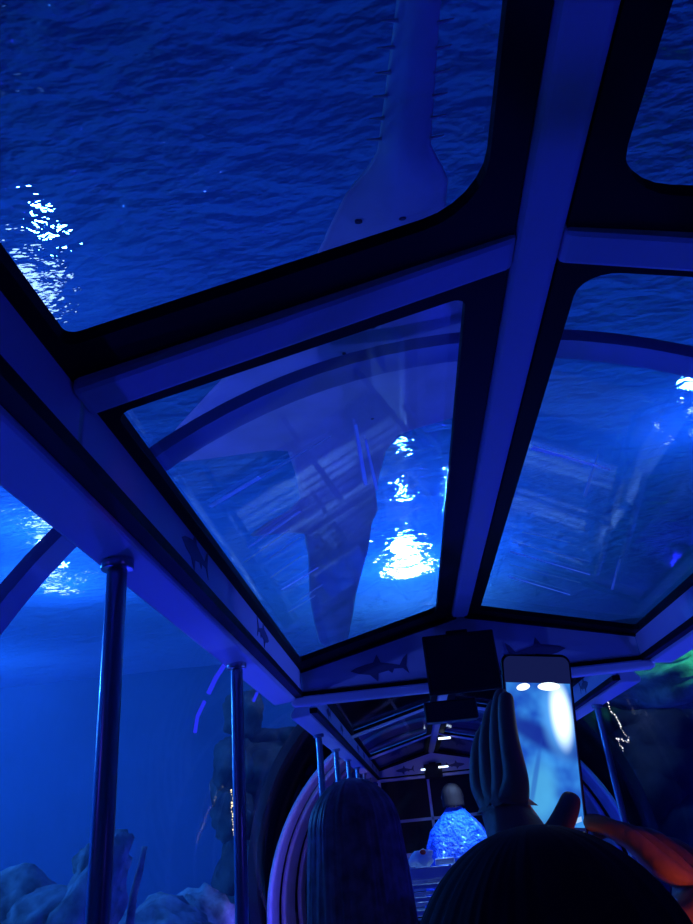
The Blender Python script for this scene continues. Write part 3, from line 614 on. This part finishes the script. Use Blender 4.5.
# ------------------------------------------------------------------ sawfish resting on the tunnel
def interp(tab, s):
    for (a, va), (b, vb) in zip(tab[:-1], tab[1:]):
        if s <= b:
            k = max(0, (s-a)/(b-a)); return va+(vb-va)*k
    return tab[-1][1]
CTR = [(.1, -.03), (1.04, -.09), (1.54, -.145), (1.75, -.20), (2.4, -.27), (3.1, -.40), (3.8, -.50), (4.8, -.60), (5.8, -.75), (7.4, -.93), (8.2, -1.0)]
HWL = [(.10, .030), (.15, .042), (1.04, .052), (1.46, .075), (1.52, .10), (1.60, .155), (1.78, .20), (2.0, .30), (2.4, .58), (2.8, .86), (3.02, .97), (3.10, .975), (3.13, .90), (3.145, .70), (3.15, .45), (3.2, .34), (3.5, .30), (3.8, .28), (3.95, .36), (4.10, .52), (4.22, .62), (4.26, .60), (4.30, .36), (4.36, .28), (5.6, .25), (6.6, .22), (7.4, .18), (8.2, .02)]
HWR = [(.10, .030), (.15, .042), (1.04, .050), (1.46, .08), (1.52, .11), (1.60, .16), (1.78, .20), (2.0, .25), (2.3, .45), (2.6, .62), (2.9, .74), (3.03, .75), (3.10, .60), (3.15, .22), (3.3, .17), (3.8, .16), (4.1, .19), (4.3, .16), (5.6, .15), (6.6, .14), (7.4, .12), (8.2, .02)]
BW = [(.10, .03), (1.46, .07), (1.6, .14), (2.0, .24), (2.6, .30), (3.4, .27), (4.2, .21), (5.2, .19), (6.6, .14), (8.2, .02)]
TH = [(.10, .02), (1.46, .03), (1.65, .09), (2.2, .20), (3.0, .30), (4.0, .26), (5.2, .2), (6.6, .12), (8.2, .02)]
ss = []; s_ = .10
while s_ < 8.2: ss.append(s_); s_ += .02 if 1.4 < s_ < 4.5 else .06
ss.append(8.2); nc = 24
v = []; f = []
Z0 = 3.0
for s_ in ss:
    c, wl, wr_, bw, th = (interp(q, s_) for q in (CTR, HWL, HWR, BW, TH))
    low = []; hi = []
    for i in range(nc+1):
        t = -1+2*i/nc; t = t*abs(t)**.0; x = t*(wl if t < 0 else wr_)
        body = th*sqrt(max(0, 1-(x/bw)**2)) if abs(x) < bw else 0
        up_ = 0
        if abs(x) > bw: e = abs(x)-bw; up_ = (.10 if x < 0 else .12)*e if x > 0 else -.05*e
        edge = 1-abs(t)**6
        zb = Z0+up_+.02*(x/bw)**2*(abs(x) < bw)+.02*(abs(x) >= bw)
        low.append((c+x, s_, zb)); hi.append((c+x, s_, zb+.004+.016*edge+body))
    v += low+hi
k = nc+1
for j in range(len(ss)-1):
    a = j*2*k; b = (j+1)*2*k
    for i in range(nc): f += [(a+i, b+i, b+i+1, a+i+1), (a+k+i, a+k+i+1, b+k+i+1, b+k+i)]
    f += [(a, a+k, b+k, b), (a+nc, b+nc, b+k+nc, a+k+nc)]
f += [tuple(range(k))+tuple(range(2*k-1, k-1, -1))]; e0 = (len(ss)-1)*2*k; f += [tuple(e0+i for i in range(k-1, -1, -1))+tuple(e0+k+i for i in range(k))]
T = thing('sawfish', 'large pale sawfish seen from below, lying along the top of the tunnel', 'fish', (-.4, 3.2, Z0))
mb = MB(); mb.add(v, f); place(T, mb.build('body', BELLY, smooth=True))
for i in range(20):
    y = .16+i*.066
    for s in (-1, 1):
        yy = y+(.02 if s > 0 else 0); c = interp(CTR, yy); hw_ = interp(HWL if s < 0 else HWR, yy)
        a = Vector((c+s*(hw_-.006), yy, Z0+.014)); place(T, MB().tube([a, a+Vector((s*.042, -.006, 0))], [.006, .0015], 6).build('rostral_tooth', TOOTH))
# mouth, nostrils, gill slits, spots on the belly
def dab(name, x, y, a, b, rot=0): place(T, MB().prism([(px_, py2, Z0-.001) for px_, py2 in ell(x, y, a, b, rot)], (0, 0, .012)).build(name, SPOTM))
dab('nostril', -.285, 1.70, .012, .007); dab('nostril', -.145, 1.71, .012, .007)
place(T, MB().tube([(-.31, 1.88, Z0+.008), (-.25, 1.85, Z0+.004), (-.18, 1.85, Z0+.004), (-.12, 1.88, Z0+.008)], .008, 8).build('mouth', SPOTM))
for (x, y, a) in ((-.42, 2.44, .018), (-.27, 2.25, .011), (-.395, 2.40, .008), (-.31, 2.95, .008)): dab('belly_spot', x, y, a, a*.8)
# dorsal fins and tail on the upper side
for y, x, h in ((3.7, -.48, .30), (5.3, -.64, .26)):
    place(T, MB().prism([(x-.01, y-.22, Z0+.14), (x-.01, y+.1, Z0+.12+h), (x-.01, y+.17, Z0+.10+h), (x-.01, y+.12, Z0+.12)], (.02, 0, 0)).build('dorsal_fin', BELLY, bevel=.006))
place(T, MB().prism([(-.96, 7.6, Z0+.02), (-1.02, 8.5, Z0+.55), (-1.02, 8.55, Z0+.46), (-1.0, 8.25, Z0+.04), (-1.0, 8.3, Z0-.02)], (.02, 0, 0)).build('tail_fin', BELLY, bevel=.006))

# ------------------------------------------------------------------ rocks in the left tank
def rock(loc, sx, sy, sz, rot, label, name='rock', m=ROCK, seed=0, grp='pale rocks in the left tank', cat='rock'):
    bm = bmesh.new(); bmesh.ops.create_icosphere(bm, subdivisions=4, radius=1)
    for q in bm.verts:
        d = 1+.28*noise.noise(q.co*1.3+Vector((seed*7, 0, 0)))+.22*abs(noise.noise(q.co*2.6+Vector((0, seed*5, 0))))+.12*noise.noise(q.co*5)+.05*noise.noise(q.co*11)
        q.co = Vector((q.co.x*sx, q.co.y*sy, q.co.z*sz))*d
    me = bpy.data.meshes.new('r'); bm.to_mesh(me); bm.free(); o = link(name, me, m, smooth=True); o.location = loc; o.rotation_euler = rot; tag(o, label, cat, grp); return o
rock((-3.25, 5.6, .72), .48, .4, .48, (0, .1, 0), 'wide pale boulder at the left edge of the tank scenery', seed=1)
rock((-2.86, 5.4, .93), .28, .24, .18, (0, -.3, 0), 'low pale rock beside the wide boulder at the left edge', seed=2)
rock((-2.62, 5.3, .80), .20, .2, .60, (0, .55, .2), 'tall leaning pale rock beside the nearest steel pole', seed=3)
rock((-2.52, 5.5, 1.20), .17, .16, .17, (0, .2, 0), 'round pale rock perched on the leaning rock', seed=4)
rock((-2.95, 5.5, .40), .75, .5, .5, (0, 0, 0), 'broad pale rock mound under the leaning rock', seed=5)
rock((-2.6, 6.9, .45), .55, .45, .42, (0, 0, 0), 'dim rock low between the two steel poles', seed=6)
rock((-2.62, 8.3, .32), .42, .5, .50, (0, 0, .4), 'bright topped rock at the foot of the second steel pole', seed=8)
c_ = MB().tube([(0, 0, -.3), (.02, 0, -.1), (.06, .01, .06), (.09, .0, .20)], [.03, .028, .024, .02], 10).build('coral_stem', ROCK, None, True); c_.location = (-2.40, 5.75, 1.10)
tag(c_, 'short upright coral stem just right of the nearest pole', 'coral')
for k, (y, z, r_, sd_) in enumerate(((10.2, .95, .34, 11), (10.4, 1.55, .34, 12), (10.1, .35, .36, 13), (10.5, 2.2, .36, 14), (10.6, 2.85, .34, 15))):
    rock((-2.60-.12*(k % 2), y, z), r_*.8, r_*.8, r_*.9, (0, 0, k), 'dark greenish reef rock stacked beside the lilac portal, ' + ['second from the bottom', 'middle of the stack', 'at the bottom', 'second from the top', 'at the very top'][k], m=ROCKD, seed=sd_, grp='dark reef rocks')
# shelf standing in for a greenish reflection on the water at the right
rock((3.15, 8.8, 2.5), .95, 1.5, .34, (.05, -.1, .1), 'green lit rock shelf near the waterline on the right', 'reflection_shelf', mat('greenish_reflection', (.16, .22, .18), .9, bump=1, bscale=6, var=.6, vscale=5), 21, None, 'rock')
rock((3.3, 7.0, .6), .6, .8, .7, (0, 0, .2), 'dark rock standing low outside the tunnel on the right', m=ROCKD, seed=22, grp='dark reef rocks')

# ------------------------------------------------------------------ light reflections built as glowing trails and tubes
def string(name, pts, r, m, trail_core, label, cat, step=.02, bead=.008):  # glowing beads that imitate a lamp reflection in the acrylic
    T = thing(name, label, cat, pts[0]); o = Vector(pts[0]); P_ = [Vector(p)-o for p in pts]
    MB().tube(P_, r, 6).build('trail_core', trail_core, T); mb = MB()
    for a, b in zip(P_[:-1], P_[1:]):
        n_ = max(1, int((b-a).length/step))
        for i in range(n_):
            c = a.lerp(b, i/n_); mb.ball(c+Vector((random.uniform(-1, 1), 0, random.uniform(-1, 1)))*.006, bead*random.uniform(.5, 1.4), n=6, m=4)
    b_ = mb.build('beads', m, T); b_['kind'] = 'stuff'
YB = emis('warm_reflection', (1, .86, .5), 1.6); WB = emis('white_reflection', (.9, .88, 1), 1.3); IN = emis('indigo_reflection', (.02, .035, 1), .9)
string('reflection_trail', [(-1.84, 6.5, 1.66), (-1.83, 6.5, 1.60), (-1.85, 6.55, 1.52), (-1.845, 6.55, 1.44), (-1.855, 6.6, 1.36), (-1.84, 6.62, 1.30), (-1.85, 6.65, 1.20)], .003, YB, BLACK, 'thin hanging string of warm yellow lights by the second steel pole', 'string light', bead=.007)  # warm yellow light reflection, built as glowing beads
string('reflection_trail', [(1.53, 7.05, 2.10), (1.56, 7.1, 2.02), (1.63, 7.2, 1.94), (1.66, 7.3, 1.88), (1.72, 7.35, 1.80), (1.73, 7.4, 1.76), (1.60, 7.3, 1.80), (1.66, 7.4, 1.68)], .003, WB, BLACK, 'tangled zigzag string of small white lights on the right', 'string light', bead=.006)  # white light reflection, built as glowing beads
def strip(pts, label, r=.016):  # glowing tube in place of a blue reflection in the acrylic
    T = thing('led_reflection', label, 'led strip', pts[0], 'indigo led strips along the tunnel wall'); o = Vector(pts[0])
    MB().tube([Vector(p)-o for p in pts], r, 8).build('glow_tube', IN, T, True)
strip([(-1.42, 4.6, 2.30), (-1.50, 4.65, 2.22), (-1.56, 4.7, 2.14)], 'short upper indigo light strip left of the second pole')  # indigo reflection in the acrylic, built as a glowing tube
strip([(-1.60, 4.75, 2.10), (-1.66, 4.8, 2.02), (-1.69, 4.85, 1.93)], 'lower indigo light strip left of the second pole', .013)  # indigo reflection in the acrylic, built as a glowing tube
strip([(-1.45, 5.75, 2.29), (-1.49, 5.8, 2.24)], 'tiny indigo light strip right of the second pole', .013)  # indigo reflection in the acrylic, built as a glowing tube
# housings for the added fill lights on the platforms
for k, p_ in enumerate(FILLS):
    T = thing('fill_lamp', 'low blue wash light on the %s platform, %s' % ('left' if p_[0] < 0 else 'right', ['nearest to us', 'second ahead', 'third ahead', 'by the lilac portal'][k//2]), 'lamp', (p_[0], p_[1], .10), 'blue wash lights')
    MB().tube([(0, 0, 0), (0, 0, .06), (0, 0, .09)], [.09, .09, .06], 20).build('housing', BLACK, T, True)
    MB().tube([(0, 0, .085), (0, 0, .094)], .052, 20).build('lens', emis('fill_lens%d' % k, ROYAL, 4), T)

# water haze
if HAZE:
    m = bpy.data.materials.new('water_haze'); m.use_nodes = True; nt = m.node_tree; nt.nodes.clear()
    o_ = nt.nodes.new('ShaderNodeOutputMaterial'); sc_ = nt.nodes.new('ShaderNodeVolumeScatter'); sc_.inputs[0].default_value = (.08, .28, 1, 1); sc_.inputs['Density'].default_value = HAZE; sc_.inputs['Anisotropy'].default_value = .2
    nt.links.new(sc_.outputs[0], o_.inputs['Volume'])
    ha = [(2.075*cos(t), TZ+2.075*sin(t)) for t in [radians(-28)+radians(236)*i/48 for i in range(49)]]
    mb = MB(); mb.box(-9.35, 6.35, -5.9, 13.35, -.25, 4.1); hn = len(mb.v); N_ = len(ha)
    mb.v += [Vector((x, -5.8, z)) for x, z in ha]+[Vector((x, 13.2, z)) for x, z in ha]
    tf = [tuple(hn+i for i in range(N_)), tuple(hn+N_+i for i in range(N_-1, -1, -1))]+[(hn+i, hn+N_+i, hn+N_+(i+1) % N_, hn+(i+1) % N_) for i in range(N_)]
    bf = [(0, 2, 3, 1), (4, 5, 7, 6), (0, 1, 5, 4), (2, 6, 7, 3), (0, 4, 6, 2), (1, 3, 7, 5)]
    def outward(fs, vs):
        bm = bmesh.new(); me_ = pyd(vs, fs); bm.from_mesh(me_); bmesh.ops.recalc_face_normals(bm, faces=bm.faces); r_ = [tuple(v_.index for v_ in q.verts) for q in bm.faces]; bm.free(); return r_
    vs = list(mb.v)
    bo = outward(bf, vs[:8]); to = outward([tuple(i-hn for i in q) for q in tf], vs[hn:])
    hz_ = link('water_haze', pyd(vs, bo+[tuple(reversed([i+hn for i in q])) for q in to]), m); tag(hz_, 'faint blue haze hanging in the tank water', 'haze', kind='stuff')
